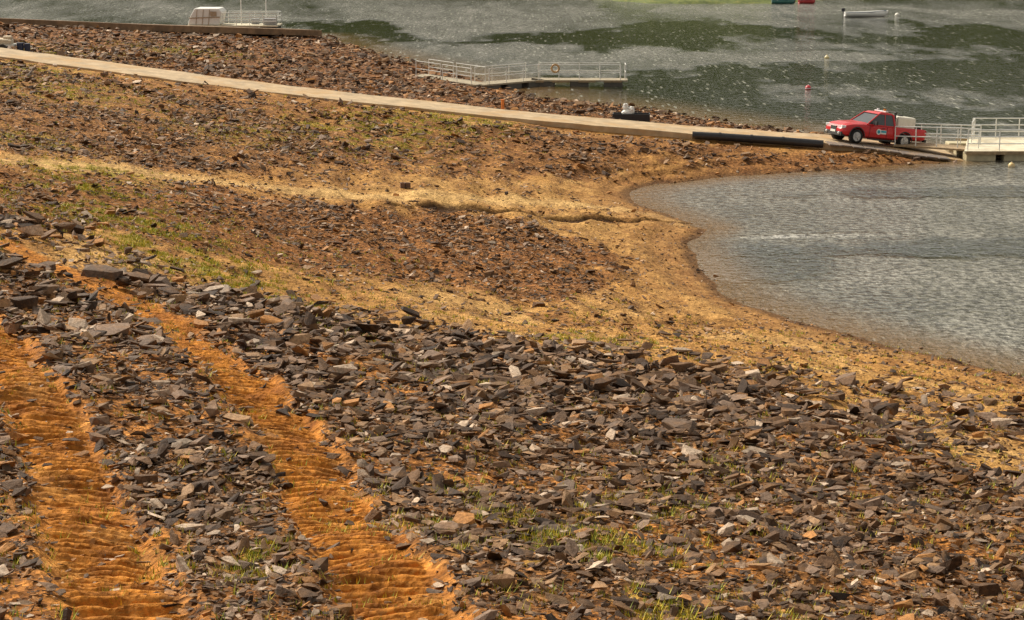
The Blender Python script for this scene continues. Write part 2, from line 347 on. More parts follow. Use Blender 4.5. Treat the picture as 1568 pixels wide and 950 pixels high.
x,y,s=scatter(35,47.5,70,sz(35,.14,47,.165,.56)); rocks('slate_rocks',x,y,s,9,pw,.36,rm.m,.40)
x,y,s=scatter(12,24,280,sz(12,.028,24,.04),.8); rocks('slate_chips',x,y,s,7,pm,.4,rm.m)
x,y,s=scatter(24,44,95,sz(24,.045,44,.07),.8); rocks('slate_chips',x,y,s,7,pm,.4,rm.m)
x,y,s=scatter(47.5,86,34,sz(47,.11,86,.14,.5),1.2); rocks('rubble_stones',x,y,s,8,pm,.38,rm.m)
x,y,s=scatter(44,86,38,sz(44,.055,86,.09),.45,.7); rocks('gravel',x,y,s,6,pm,.35,rm.m)
x,y,s=scatter(86,128,23,sz(86,.16,128,.21,.5),1.2); rocks('rubble_stones',x,y,s,8,pm,.38,rm.m)
x,y,s=scatter(128,188,10,sz(128,.23,188,.29),1.0); rocks('rubble_stones',x,y,s,7,pm,.36,rm.m)
bl=pairs("-2.1,36.4 5.2,36.3 -3.7,26.0 2.8,44.0 7.9,45.6 5.3,43.3 11.4,46.0 3.3,36.3 0.7,25.0 -3.3,21.5 -2.6,18.6 -4.9,41.4 -7.7,42.3 -6.9,33.4 -1.8,43.2 2.8,32.5 -2.4,37.5 -1.2,36.0 4.3,40 0.3,41 6.0,37.5 -0.6,38.5 -3.8,40.5 -8.6,41 1.5,39.5")
bx=np.array([b[0] for b in bl]);by=np.array([b[1] for b in bl]); rocks('boulders',bx,by,np.interp(by,[18,36,46],[.3,.72,.65])*rng.uniform(.7,1.15,len(bx)),14,[.1,.30,.40,.15,.05,0],.15,rm.m,.15)

# ---------------------------------------------------------------- grass tufts
gx=[];gy=[]
for a,b,r in grassp:
    k=int(min(1300,210*r*r+190)) if b<60 else int(100*r*r)
    gx.append(rng.normal(a,r*.85,k));gy.append(rng.normal(b,r*1.2,k))
k=9000; yy=rng.uniform(14,60,k); gx.append(rng.uniform(-1,1,k)*.28*yy); gy.append(yy)
gx=np.concatenate(gx);gy=np.concatenate(gy); m=fbm(gx*2.5,gy*2.5,123)>.52; gx,gy=gx[m],gy[m]
gz=terrain(gx,gy,False); NB=6; k=len(gx)
bxx=np.repeat(gx,NB);byy=np.repeat(gy,NB);bz=np.repeat(gz,NB);kk=len(bxx)
hh=rng.uniform(.015,.055,kk)*np.repeat(rng.uniform(.4,1.5,k),NB); an=rng.uniform(0,6.283,kk); ln=rng.uniform(.4,1.5,kk)*hh; wd=rng.uniform(.004,.011,kk)*(1+np.clip(byy-20,0,100)/40)
ox=bxx+rng.normal(0,.04,kk);oy=byy+rng.normal(0,.04,kk)
v0=np.stack([ox-np.sin(an)*wd,oy+np.cos(an)*wd,bz-.01],-1);v1=np.stack([ox+np.sin(an)*wd,oy-np.cos(an)*wd,bz-.01],-1)
v2=np.stack([ox+np.cos(an)*ln,oy+np.sin(an)*ln,bz+hh+.035],-1)
GV=np.stack([v0,v1,v2],1).reshape(-1,3);GF=np.arange(kk*3).reshape(-1,3)
gc=np.array([(.44,.42,.03),(.62,.46,.03),(.28,.34,.03)])[rng.integers(0,3,kk)]; gc=np.repeat(np.concatenate([gc,np.ones((kk,1))],1),3,0)
ga=N('grass_blade'); q=ga.n('ShaderNodeAttribute',attribute_name='tint'); ga.l(q.outputs['Color'],ga.b.inputs['Base Color']); ga.b.inputs['Roughness'].default_value=.6
fastmesh('grass_tufts',GV,GF,3,[ga.m],{'tint':('FLOAT_COLOR',gc)})

# ---------------------------------------------------------------- water
wr=np.concatenate([lg(40,230,520),lg(230,1500,60)]); wc=np.linspace(-1,1,420)
WY=np.repeat(wr[:,None],len(wc),1).astype(f4); WX=(wc[None]*(WY*.5+40)).astype(f4)
frag=fbm(WX*.9,WY*.16,611,4)-.5
def ell(cx,cy,rx,ry,s=1.0):
    wx=WX+(fbm(WX*.16,WY*.06,201,5)-.5)*rx*2.6; wy=WY+(fbm(WX*.14,WY*.07,301,5)-.5)*ry*2.6
    return smooth(1.25,.85,np.hypot((wx-cx)/rx,(wy-cy)/ry)+frag*.9)*s
streak=fbm(WX*.12+WY*.03,WY*.045,400,5)
ruf=.52+1.3*(streak-.5)+frag*.6
for e in [(-12.5,196,9,13),(13.4,188,20,14),(11,131,12,13),(26,124,14,9),(30,150,17,13),(44,180,14,18),(2,133,7,8),(14,118,14,6),(34,118,9,8)]: ruf=ruf*(1-ell(*e)*.97)
for e in [(.9,170,9,8),(-5.7,212,8,26),(21.3,163,10,3),(30,222,22,10),(16,166,8,3)]: ruf=np.maximum(ruf,ell(*e)*.88)
near=smooth(100,92,WY)*smooth(-5,2,WX)
rb=.95+.8*(fbm(WX*.25+WY*.1,WY*.2,500,4)-.5)
for e in [(17,75,6,2.0),(13,74.5,4,1.3),(22,90,7,2),(9,72,1.6,4)]: rb=rb*(1-ell(*e)*.75)
rb=np.maximum(rb,smooth(1.2,.5,np.hypot((WX-12.5)/5,(WY-78.3-.12*(WX-12))/.7))*1.8)  # bright reflected streak, mask for the pale base colour painted below
ruf=np.clip(ruf,0,1)*(1-near)+rb*near
sh=smooth(-.6,-.02,rbf(WX,WY))*(WY<190)
wm=N('water_surface'); ru=wm.n('ShaderNodeAttribute',attribute_name='ruffle'); shl=wm.n('ShaderNodeAttribute',attribute_name='shallow')
na=wm.noise(wm.pos((1,.8,1)),5.0,2,.5); nb=wm.noise(wm.pos((.7,.9,1)),2.2,3,.55); nc=wm.noise(wm.pos((1,.22,1)),.5,6,.7)
patch=wm.math('MULTIPLY',ru.outputs['Fac'],wm.ramp(nc,[(.3,(.45,.45,.45)),(.65,(1.0,1.0,1.0))]))
hg=wm.math('ADD',wm.math('MULTIPLY',na,.45),wm.math('MULTIPLY',nb,.7))
hg=wm.math('MULTIPLY',hg,wm.math('ADD',patch,.16))
wm.l(wm.bump(hg,.22,1),wm.b.inputs['Normal'])
def glint_speck(scale,dens,amp):  # rain speckle and ripple glints painted as pale dots into base colour
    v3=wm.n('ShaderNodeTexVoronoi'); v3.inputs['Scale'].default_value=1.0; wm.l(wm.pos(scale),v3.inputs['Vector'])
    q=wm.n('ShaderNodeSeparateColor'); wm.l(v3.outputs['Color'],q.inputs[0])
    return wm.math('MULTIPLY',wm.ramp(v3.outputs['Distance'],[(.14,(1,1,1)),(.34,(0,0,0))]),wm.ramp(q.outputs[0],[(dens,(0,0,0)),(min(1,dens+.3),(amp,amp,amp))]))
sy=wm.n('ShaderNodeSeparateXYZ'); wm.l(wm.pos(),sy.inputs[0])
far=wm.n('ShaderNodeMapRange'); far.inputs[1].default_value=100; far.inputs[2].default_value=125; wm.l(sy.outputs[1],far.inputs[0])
s1=glint_speck((6,1.6,1),.55,.35); s2=wm.math('MULTIPLY',glint_speck((2.6,.40,1),.45,.9),far.outputs[0])
glint_spk=wm.math('MAXIMUM',s1,s2)
n7=wm.noise(wm.pos((.65,.75,1)),4.6,3,.6); rip=wm.ramp(n7,[(.41,(.30,.30,.30)),(.58,(1.3,1.3,1.3))])  # light and dark sides of ripples painted as a colour multiplier
water_refl=wm.mix(patch,(.018,.023,.011),(.26,.252,.215)); water_refl=wm.mix(wm.math('MULTIPLY',wm.math('SUBTRACT',patch,1.1,None,True),1.6,None,True),water_refl,(.52,.51,.47)); water_refl=wm.mix(.9,water_refl,rip,'MULTIPLY')  # sky reflection on ruffled patches and the bright streak, painted into base colour
cw=wm.mix(shl.outputs['Fac'],water_refl,(.17,.105,.045)); cw=wm.mix(glint_spk,cw,(.40,.40,.33))
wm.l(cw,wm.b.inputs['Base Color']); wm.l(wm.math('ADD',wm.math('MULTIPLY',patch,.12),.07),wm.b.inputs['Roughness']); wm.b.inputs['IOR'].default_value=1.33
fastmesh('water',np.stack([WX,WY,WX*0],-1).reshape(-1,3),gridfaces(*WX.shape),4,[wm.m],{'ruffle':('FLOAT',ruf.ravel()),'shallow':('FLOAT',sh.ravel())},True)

# far wooded hills (opposite shore) and grassy point
fh=N('hill_forest'); p=fh.pos(); nn=fh.noise(p,.12,6,.7); fh.l(fh.ramp(nn,[(.3,(.014,.02,.006)),(.55,(.040,.050,.016)),(.75,(.10,.088,.026))]),fh.b.inputs['Base Color']); fh.b.inputs['Roughness'].default_value=1; fh.b.inputs['Specular IOR Level'].default_value=0
hy=np.linspace(0,1,90); hx=np.linspace(-900,900,360); HX,HT=np.meshgrid(hx,hy)
HY=380+HT*700+60*(fbm(HX*.004,HT*0,11)-.5)+HX**2*-.0001
HZ=-2+smooth(0,.75,HT)*(125+90*(fbm(HX*.005,HT*2,14)-.5))+smooth(0,.04,HT)*(fbm(HX*.08,HY*.08,15,4))*22
fastmesh('wooded_hills',np.stack([HX,HY,HZ],-1).reshape(-1,3),gridfaces(*HX.shape),4,[fh.m],None,True)
gp=N('grass_bank'); p=gp.pos(); nn=gp.noise(p,1.3,5,.7); gp.l(gp.ramp(nn,[(.3,(.05,.07,.015)),(.55,(.12,.15,.03)),(.75,(.28,.22,.06))]),gp.b.inputs['Base Color']); gp.b.inputs['Roughness'].default_value=.9
a=np.linspace(0,2*np.pi,140); r=np.linspace(0,1,26); RA,RR=np.meshgrid(a,r)
px=24+RR*np.cos(RA)*14.5*(1+.08*np.sin(3*RA)); py=246.6+RR*np.sin(RA)*10.8*(1+.08*np.sin(5*RA)); pz=-.2+1.2*(1-RR**3)+(fbm(px*.9,py*.9,5)-.5)*.5
fastmesh('grass_point',np.stack([px,py,pz],-1).reshape(-1,3),gridfaces(*px.shape),4,[gp.m],None,True)

# ---------------------------------------------------------------- generic part building
class Ob:
    def __init__(s,name,loc=(0,0,0),rot=(0,0,0)):
        s.e=bpy.data.objects.new(name,None); sc.collection.objects.link(s.e); s.e.location=loc; s.e.rotation_euler=rot
    def add(s,name,bm,m,bev=0,smoothf=False):
        me=bpy.data.meshes.new(name); bmesh.ops.recalc_face_normals(bm,faces=bm.faces); bm.to_mesh(me); bm.free(); me.materials.append(m)
        if smoothf:
            me.polygons.foreach_set('use_smooth',np.full(len(me.polygons),True))
        o=bpy.data.objects.new(name,me); sc.collection.objects.link(o); o.parent=s.e
        if bev:
            b=o.modifiers.new('b','BEVEL'); b.width=bev; b.segments=2; b.limit_method='ANGLE'
        return o
def bbox(bm,c,d,rot=None):
    M=Matrix.Translation(c)@((rot or Matrix.Identity(3)).to_4x4())@Matrix.Diagonal((*d,1))
    bmesh.ops.create_cube(bm,size=1,matrix=M)
def btube(bm,a,b,r,seg=8):
    a=Vector(a);b=Vector(b);d=b-a
    if d.length<1e-5:return
    M=Matrix.Translation((a+b)/2)@d.to_track_quat('Z','Y').to_matrix().to_4x4()
    bmesh.ops.create_cone(bm,cap_ends=True,segments=seg,radius1=r,radius2=r,depth=d.length,matrix=M)
def bsph(bm,c,r,sc3=(1,1,1)):
    bmesh.ops.create_uvsphere(bm,u_segments=16,v_segments=10,radius=r,matrix=Matrix.Translation(c)@Matrix.Diagonal((*sc3,1)))
def railing(bm,pts,h=1.05,sp=1.5,r=.028,mids=2):
    for a,b in zip(pts[:-1],pts[1:]):
        a=Vector(a);b=Vector(b);L=(b-a).length;k=max(1,round(L/sp))
        for i in range(k+1):
            q=a.lerp(b,i/k); btube(bm,q,q+Vector((0,0,h)),r)
        for j in range(mids+1):
            zz=Vector((0,0,h*(1-j/(mids+1)))); btube(bm,a+zz,b+zz,r)
def strip(pts,widths,zt,thick):
    bm=bmesh.new(); prev=None
    k=len(pts)
    for i in range(k):
        a=Vector(pts[max(0,i-1)]);b=Vector(pts[min(k-1,i+1)]); d=(b-a).normalized(); nrm=Vector((-d.y,d.x)); c=Vector(pts[i]); w_=widths[i]/2
        j1=random.uniform(-.1,.1);j2=random.uniform(-.1,.1)
        r=[bm.verts.new((*(c+nrm*(w_+j1)),zt[i])),bm.verts.new((*(c-nrm*(w_+j2)),zt[i])),bm.verts.new((*(c-nrm*(w_+j2)),zt[i]-thick)),bm.verts.new((*(c+nrm*(w_+j1)),zt[i]-thick))]
        if prev:
            for j in range(4): bm.faces.new((prev[j],prev[(j+1)%4],r[(j+1)%4],r[j]))
        else: bm.faces.new(r)
        prev=r
    bm.faces.new(prev[::-1]); return bm

conc=mat('weathered_concrete',(.43,.32,.19),.85,var=.3,scale=1.3,dirt=(.44,.27,.11))
conc2=mat('old_concrete',(.24,.15,.08),.85,var=.35,scale=1.5,dirt=(.14,.09,.05))
galv=mat('galvanised_steel',(.72,.72,.68),.45,.2,.12,8)
cream=mat('cream_deck',(.66,.60,.45),.7,0,.12,3,dirt=(.45,.37,.23))
white=mat('white_paint',(.78,.77,.72),.5,0,.06,4)
black=mat('black_rubber',(.022,.022,.025),.45,0,.3,5)
wood=mat('weathered_planks',(.32,.23,.13),.8,0,.35,5)
grey=mat('grey_mat',(.17,.14,.12),.8,0,.3,4,dirt=(.28,.18,.1))

def resample(pl,step):
    out=[]
    for a,b in zip(pl[:-1],pl[1:]):
        L=math.hypot(b[0]-a[0],b[1]-a[1]);k=max(1,int(L/step))
        for i in range(k): out.append((a[0]+(b[0]-a[0])*i/k,a[1]+(b[1]-a[1])*i/k))
    out.append(pl[-1]); return out
rp=resample(smoothline(RAMP,1),1.2)
O=Ob('concrete_slipway'); O.add('slab',strip(rp,[3.3+float(np.interp(q[0],[14,18],[0,1.3])) for q in rp],[rampz(q[0])+random.uniform(-.015,.015) for q in rp],.5),conc,.03)
bm=bmesh.new()
for i,xx in enumerate(np.arange(16.0,21.6,.62)):
    xx=float(xx);a=rampz(xx);b_=rampz(xx+.6); ang=math.atan2(b_-a,.6)
    bbox(bm,(xx+.3,100.75+random.uniform(-.08,.08),(a+b_)/2+.01),(.56,1.3+random.uniform(-.2,.2),.07),Matrix.Rotation(-ang,3,'Y')@Matrix.Rotation(random.uniform(-.04,.04),3,'Z'))
O.add('mats',bm,grey,.01)
O=Ob('concrete_jetty_ramp'); pts=resample([(-60,122),(-40,150),(-31,164),(-18.6,183.5)],3)
O.add('slab',strip(pts,[3.2]*len(pts),list(np.interp([q[0] for q in pts],[-60,-40,-31,-18.6],[6.5,4.05,2.6,.75])),.55),conc2,.03)

bm=bmesh.new(); pts=[(9.2,101.25,1.2),(10.6,101.15,1.14),(12.2,101.05,1.04),(13.8,100.95,.95),(15.8,100.85,.80)]
pr=[Vector(q) for q in pts]
for a,b in zip(pr[:-1],pr[1:]): btube(bm,a,b+(b-a)*.01,.2,20)
for q in pr[1:-1]: btube(bm,q-Vector((.06,0,0)),q+Vector((.06,-.0,0)),.225,20)
Ob('black_pipe').add('pipe',bm,black,0,False)

# ---------------------------------------------------------------- pontoons
def pontoon(name,deckpoly,zt,thick,dm):
    O=Ob(name); bm=bmesh.new()
    vs=[bm.verts.new((x,y,zt)) for x,y in deckpoly]; f=bm.faces.new(vs)
    r=bmesh.ops.extrude_face_region(bm,geom=[f])
    for v in r['geom']:
        if isinstance(v,bmesh.types.BMVert): v.co.z-=thick
    O.add('deck',bm,dm,.02); return O
O=pontoon('floating_pontoon',[(22.9,100.3),(36,100.3),(36,105.8),(24.3,105.8)],.52,.14,cream)
bm=bmesh.new()
for xx in np.arange(23.8,36,1.9):
    for yy in (100.9,103,105.1): bbox(bm,(xx,yy,.15),(1.5,.95,.44))
O.add('floats',bm,mat('float_plastic',(.5,.44,.28),.6,0,.2,4),.05)
bm=bmesh.new(); bbox(bm,(29.5,100.27,.42),(13.0,.05,.16)); bbox(bm,(29.5,105.83,.42),(11.6,.05,.16)); O.add('fender_rail',bm,wood)
bm=bmesh.new()
railing(bm,[(23.1,100.45,.52),(26.3,100.45,.52)],1.05,1.6); railing(bm,[(24.5,105.6,.52),(28.2,105.6,.52)],1.05,1.3)
railing(bm,[(27.6,103.0,.52),(36,103.0,.52)],1.05,1.6); railing(bm,[(24.6,105.6,.52),(24.0,103.6,.52)],1.05,1.3)
O.add('handrails',bm,galv)
O=Ob('access_gangway'); bm=bmesh.new(); bbox(bm,(22.0,102.5,.46),(4.4,1.5,.09),Matrix.Rotation(-.35,3,'Z')@Matrix.Rotation(.02,3,'Y')); O.add('deck',bm,wood,.01)
bm=bmesh.new(); railing(bm,[(19.8,102.55,.5),(23.8,101.1,.55)],1.0,1.1,.028,1); railing(bm,[(20.4,103.9,.5),(24.2,102.5,.55)],1.0,1.1,.028,1); O.add('handrails',bm,galv)

O=Ob('mooring_jetty'); J=[(-6.3,139.0),(-4.4,137.7),(-2.2,136.0),(1.6,139.4),(7.8,139.2)]
bm=bmesh.new(); jz=[.75,.6,.45,.45,.45]
segs=[]
for (a,b,za,zb) in zip(J[:-1],J[1:],jz[:-1],jz[1:]):
    a3=Vector((*a,za));b3=Vector((*b,zb)); d=(b3-a3); L=d.length; ang=math.atan2(d.y,d.x)
    bbox(bm,(a3+b3)/2-Vector((0,0,.06)),(L+.5,1.6,.12),Matrix.Rotation(ang,3,'Z')@Matrix.Rotation(-math.asin((zb-za)/L),3,'Y')); segs.append((a3,b3,ang))
O.add('deck',bm,mat('jetty_deck',(.34,.29,.20),.8,0,.25,3),.01)
bm=bmesh.new()
for a3,b3,ang in segs[1:]:
    for t in (.12,.5,.88):
        q=a3.lerp(b3,t); bbox(bm,(q.x,q.y,.12),(1.3,1.5,.46),Matrix.Rotation(ang,3,'Z'))
O.add('floats',bm,mat('float_grey',(.10,.09,.07),.6,0,.2,4),.05)
bm=bmesh.new()
for i in range(4):
    bbox(bm,(1.6+i*1.8,138.42,.36),(1.2,.06,.14))
O.add('edge_boards',bm,wood)
bm=bmesh.new()
for side in (-.74,.74):
    for a3,b3,ang in segs:
        nrm=Vector((-math.sin(ang),math.cos(ang),0))*side; a=a3+nrm;b=b3+nrm
        railing(bm,[a.lerp(b,.04),a.lerp(b,.96)],1.05,1.5,.026,1)
railing(bm,[(7.9,138.5,.45),(7.9,139.9,.45)],1.05,1,.026,1)
O.add('handrails',bm,galv)
bm=bmesh.new()
for i in range(16):
    a0=i/16*6.283;a1=(i+1)/16*6.283; btube(bm,(3.0+.26*math.cos(a0),138.6,1.25+.26*math.sin(a0)),(3.0+.26*math.cos(a1),138.6,1.25+.26*math.sin(a1)),.07)
O.add('lifebuoy',bm,mat('lifebuoy_tan',(.5,.3,.12),.5))

O=Ob('work_pontoon',(-26.4,191.5,0),(0,0,math.radians(-3)))
bm=bmesh.new(); bbox(bm,(0,0,.62),(8.6,3,.14)); O.add('deck',bm,cream,.02)
bm=bmesh.new()
for xx in (-3.6,-1.2,1.2,3.4): bbox(bm,(xx,0,.26),(1.6,2.7,.56))
O.add('floats',bm,mat('float_dark',(.05,.045,.04),.6),.06)
bm=bmesh.new(); vs=[(-4.3,-1.3,.7),(-1.3,-1.3,.7),(-1.0,-1.3,1.9),(-1.3,-1.3,2.25),(-3.6,-1.3,2.25),(-4.0,-1.3,1.6)]
lo=[bm.verts.new(v) for v in vs]; hi=[bm.verts.new((v[0],1.2,v[2])) for v in vs]; bm.faces.new(lo); bm.faces.new(hi[::-1])
for i in range(6): bm.faces.new((lo[i],lo[(i+1)%6],hi[(i+1)%6],hi[i]))
O.add('cabin',bm,white,.08)
bm=bmesh.new()
for xx in (-3.5,-2.9,-2.3): btube(bm,(xx,-1.34,.75),(xx+.15,-1.34,2.15),.03)
btube(bm,(-4.15,-1.34,1.35),(-1.2,-1.34,1.45),.05); bbox(bm,(-1.8,-1.34,1.75),(.6,.03,.45)); O.add('ribs',bm,mat('rib_tan',(.40,.30,.2),.6))
bm=bmesh.new(); railing(bm,[(-.9,-1.4,.69),(4.2,-1.4,.69),(4.2,1.4,.69),(-.9,1.4,.69)],1.15,1.3,.035,2)
btube(bm,(.6,0,.3),(.6,0,3.6),.06); btube(bm,(2.9,.6,.3),(2.9,.6,4.0),.06); O.add('handrails',bm,galv)
bm=bmesh.new(); bbox(bm,(3.5,-.6,1.0),(1.2,.9,.6)); bbox(bm,(1.9,.3,.95),(.7,.6,.5)); O.add('lockers',bm,mat('locker_grey',(.3,.3,.3),.5),.04)

# ---------------------------------------------------------------- dinghy
def boat(name,loc,yaw,L,wd,m,mot=True):
    O=Ob(name,loc,(0,0,yaw)); bm=bmesh.new(); st=[]
    K=11
    for i in range(K):
        t=i/(K-1); x=(t-.5)*L; ww=wd/2*(1-max(0,(t-.45)/.55)**2.3)*(.88+.12*math.sin(min(t/.45,1)*1.57)); sheer=.42+.22*t*t; keel=-.12+.3*max(0,(t-.75)/.25)**2
        ring=[(x,-ww,sheer),(x,-ww*.85,.12),(x,-ww*.35,keel),(x,0,keel-.03),(x,ww*.35,keel),(x,ww*.85,.12),(x,ww,sheer),(x,ww*.9,sheer-.02),(x,ww*.75,.14),(x,0,.06+max(0,keel)),(x,-ww*.75,.14),(x,-ww*.9,sheer-.02)]
        st.append([bm.verts.new(q) for q in ring])
    for a,b in zip(st[:-1],st[1:]):
        for j in range(12): bm.faces.new((a[j],a[(j+1)%12],b[(j+1)%12],b[j]))
    bm.faces.new(st[0]); bmesh.ops.remove_doubles(bm,verts=bm.verts,dist=.001)
    O.add('hull',bm,m,0,True)
    bm=bmesh.new()
    for t in (-.28,.02,.26): bbox(bm,(t*L,0,.38),(.25,wd*.8*(1 if t<.2 else .75),.04))
    O.add('thwarts',bm,wood)
    bm=bmesh.new(); btube(bm,(-.5*L,-wd*.42,.44),(.1*L,-wd*.5,.5),.03); btube(bm,(.1*L,-wd*.5,.5),(.45*L,-wd*.12,.62),.03); O.add('gunwale',bm,mat('gunwale_blue',(.05,.12,.2),.5))
    if mot:
        bm=bmesh.new(); bbox(bm,(-.5*L-.12,0,.68),(.34,.28,.36)); bbox(bm,(-.5*L-.1,0,.25),(.12,.1,.7)); O.add('outboard',bm,black,.05)
boat('rowing_boat',(37.6,213.4,.05),math.radians(3),4.7,1.6,white)
boat('moored_dinghy',(34.8,237.4,.0),math.radians(8),2.0,1.1,mat('dinghy_red',(.4,.03,.03),.4),False)
boat('moored_dinghy',(32.0,237.2,.0),math.radians(-6),2.8,1.2,mat('dinghy_teal',(.04,.15,.13),.4),False)
def buoy(name,loc,r,c1,c2=None):
    O=Ob(name,loc); bm=bmesh.new(); bsph(bm,(0,0,r*.35),r,(1,1,.95)); O.add('float',bm,mat(name+'_paint',c1,.4),0,True)
    bm=bmesh.new(); btube(bm,(0,0,r*1.2),(0,0,r*1.55),r*.16)
    bmesh.ops.create_cone(bm,cap_ends=False,segments=20,radius1=r*1.012,radius2=r*1.012,depth=r*.25,matrix=Matrix.Translation((0,0,r*.35)))
    O.add('band',bm,mat(name+'_band',c2 or (.6,.6,.55),.4))
buoy('mooring_buoy',(41.1,214.4,0),.26,(.75,.72,.62)); buoy('mooring_buoy',(25.4,161.4,0),.19,(.75,.66,.4),(.7,.5,.1)); buoy('marker_buoy',(20.3,136.7,0),.21,(.6,.05,.06),(.75,.7,.68)); buoy('mooring_buoy',(24.8,98.2,0),.17,(.75,.55,.25),(.7,.6,.4))

# ---------------------------------------------------------------- shore objects
def tz(x,y): return float(terrain(np.array([x],f4),np.array([y],f4),False)[0])
z=tz(6.6,110.0)
O=Ob('black_trough',(6.6,110.0,z+.12),(0,0,math.radians(-4))); bm=bmesh.new()
bbox(bm,(0,-.38,.24),(2.05,.06,.48));bbox(bm,(0,.38,.24),(2.05,.06,.48));bbox(bm,(-1,0,.24),(.06,.72,.48));bbox(bm,(1,0,.24),(.06,.72,.48));bbox(bm,(0,0,.3),(1.96,.7,.04)); O.add('tub',bm,black,.02)
bm=bmesh.new(); bsph(bm,(-.2,-.05,.5),.27,(1.25,1,.75)); bsph(bm,(-.0,-.08,.62),.2,(.9,1,1.2)); bsph(bm,(-.32,.0,.82),.14,(1.1,1,1.5))
for v in bm.verts: v.co+=Vector((random.uniform(-.03,.03),random.uniform(-.03,.03),random.uniform(-.03,.03)))
O.add('white_sack',bm,white,0,False)
O=Ob('orange_marker_post',(-.5,106.3,2.0)); bm=bmesh.new(); btube(bm,(0,0,-.2),(0,0,.45),.09,10); btube(bm,(0,0,.45),(0,0,.5),.11,10); O.add('post',bm,mat('orange_plastic',(.6,.18,.03),.5))
z=tz(-4.2,77.7)
O=Ob('concrete_block',(-4.2,77.7,z+.02),(0,0,.15)); bm=bmesh.new(); bbox(bm,(-.17,0,.1),(.06,.2,.2));bbox(bm,(.17,0,.1),(.06,.2,.2));bbox(bm,(0,0,.1),(.06,.2,.2));bbox(bm,(0,-.08,.1),(.28,.04,.196));bbox(bm,(0,.08,.1),(.28,.04,.196)); O.add('block',bm,mat('block_brown',(.16,.09,.06),.9),.006)
z=tz(-29.1,117.5)
O=Ob('equipment_trailer',(-29.3,117.6,z),(0,0,.05)); bm=bmesh.new(); bbox(bm,(-.5,0,.42),(1.3,1,.1)); btube(bm,(.1,0,.42),(1.1,0,.3),.04); O.add('frame',bm,galv)
bm=bmesh.new()
for s in (-.58,.58): btube(bm,(-.5,s-.08,.25),(-.5,s+.08,.25),.25,16)
O.add('wheels',bm,black)
bm=bmesh.new(); bbox(bm,(-.55,0,.62),(1.1,.8,.32),Matrix.Rotation(.1,3,'Y')); bbox(bm,(-.3,.1,.84),(.5,.5,.2)); O.add('load_cover',bm,mat('tarp_cream',(.6,.5,.36),.7),.08)
bm=bmesh.new(); btube(bm,(.45,-.1,.0),(.45,-.1,.55),.2,16); btube(bm,(.85,-.1,.0),(.85,-.1,.5),.18,16); O.add('drums',bm,mat('drum_blue',(.02,.03,.07),.4))

# ---------------------------------------------------------------- pickup truck (x forward, y left)
red=mat('red_car_paint',(.56,.008,.014),.35,0,.06,3,dirt=None,coat=.35)
glass=mat('window_glass',(.06,.07,.075),.08,0,.1,2)
tyre=mat('tyre_rubber',(.02,.02,.02),.8); rim=mat('alloy',(.5,.5,.5),.35,.8,.1,5); plast=mat('black_plastic',(.03,.03,.03),.6); lamp=mat('lamp_lens',(.75,.77,.78),.1)
O=Ob('pickup_truck',(18.78,103.15,.47),(0,0,0))
f=Vector((-.906,-.423,0)); f=(f*math.cos(math.radians(8))+Vector((0,0,math.sin(math.radians(8))))).normalized(); l_=Vector((.423,-.906,0)); u=f.cross(l_)
O.e.rotation_euler=Matrix((f,l_,u)).transposed().to_euler()
bm=bmesh.new(); S=[(2.60,.66,.46,.68,.70),(2.52,.80,.38,.80,.86),(2.35,.86,.36,.90,.97),(2.0,.89,.36,.98,1.05),(1.5,.90,.36,1.02,1.10),(1.1,.90,.36,1.04,1.14),(.5,.90,.36,1.05,1.10),(-.68,.90,.38,1.06,1.08),(-1.5,.90,.42,1.07,1.08),(-2.45,.89,.46,1.08,1.09),(-2.58,.86,.5,1.07,1.08)]
rings=[]
for x,wd,zb,zbe,zt in S:
    half=[(wd*.8,zb),(wd*.97,zb+.08),(wd,zb+(zbe-zb)*.45),(wd*.985,zbe-.1),(wd*.94,zbe),(wd*.62,zt)]
    ring=[(x,y,z) for y,z in half]+[(x,-y,z) for y,z in half[::-1]]
    rings.append([bm.verts.new(q) for q in ring])
for a,b in zip(rings[:-1],rings[1:]):
    for j in range(12): bm.faces.new((a[j],a[(j+1)%12],b[(j+1)%12],b[j]))
bm.faces.new(rings[0]);bm.faces.new(rings[-1][::-1])
body=O.add('body',bm,red)
bm=bmesh.new()
for xx in (1.72,-1.28):
    for s in (-1,1): btube(bm,(xx,s*.52,.40),(xx,s*1.1,.40),.44,28)
bbox(bm,(-1.62,0,1.15),(1.7,1.42,.95))
me=bpy.data.meshes.new('cut'); bmesh.ops.recalc_face_normals(bm,faces=bm.faces); bm.to_mesh(me); bm.free(); cut=bpy.data.objects.new('cut',me); sc.collection.objects.link(cut); cut.parent=O.e
bo=body.modifiers.new('cut','BOOLEAN'); bo.operation='DIFFERENCE'; bo.object=cut; bo.solver='EXACT'
bv=body.modifiers.new('bev','BEVEL'); bv.width=.02; bv.segments=2; bv.limit_method='ANGLE'
bpy.context.view_layer.update(); dg=bpy.context.evaluated_depsgraph_get()
nm=bpy.data.meshes.new_from_object(body.evaluated_get(dg)); body.modifiers.clear(); body.data=nm
bpy.data.objects.remove(cut)
def frus(bm,b,t):
    lo=[bm.verts.new(v) for v in b];hi=[bm.verts.new(v) for v in t]
    bm.faces.new(lo[::-1]);bm.faces.new(hi)
    k=len(b)
    for i in range(k): bm.faces.new((lo[i],lo[(i+1)%k],hi[(i+1)%k],hi[i]))
B=[(1.12,.80,1.06),(-.60,.84,1.06),(-.60,-.84,1.06),(1.12,-.80,1.06)]; T=[(.34,.64,1.64),(-.50,.66,1.66),(-.50,-.66,1.66),(.34,-.64,1.64)]
bm=bmesh.new(); frus(bm,B,T); O.add('windows',bm,glass,.01)
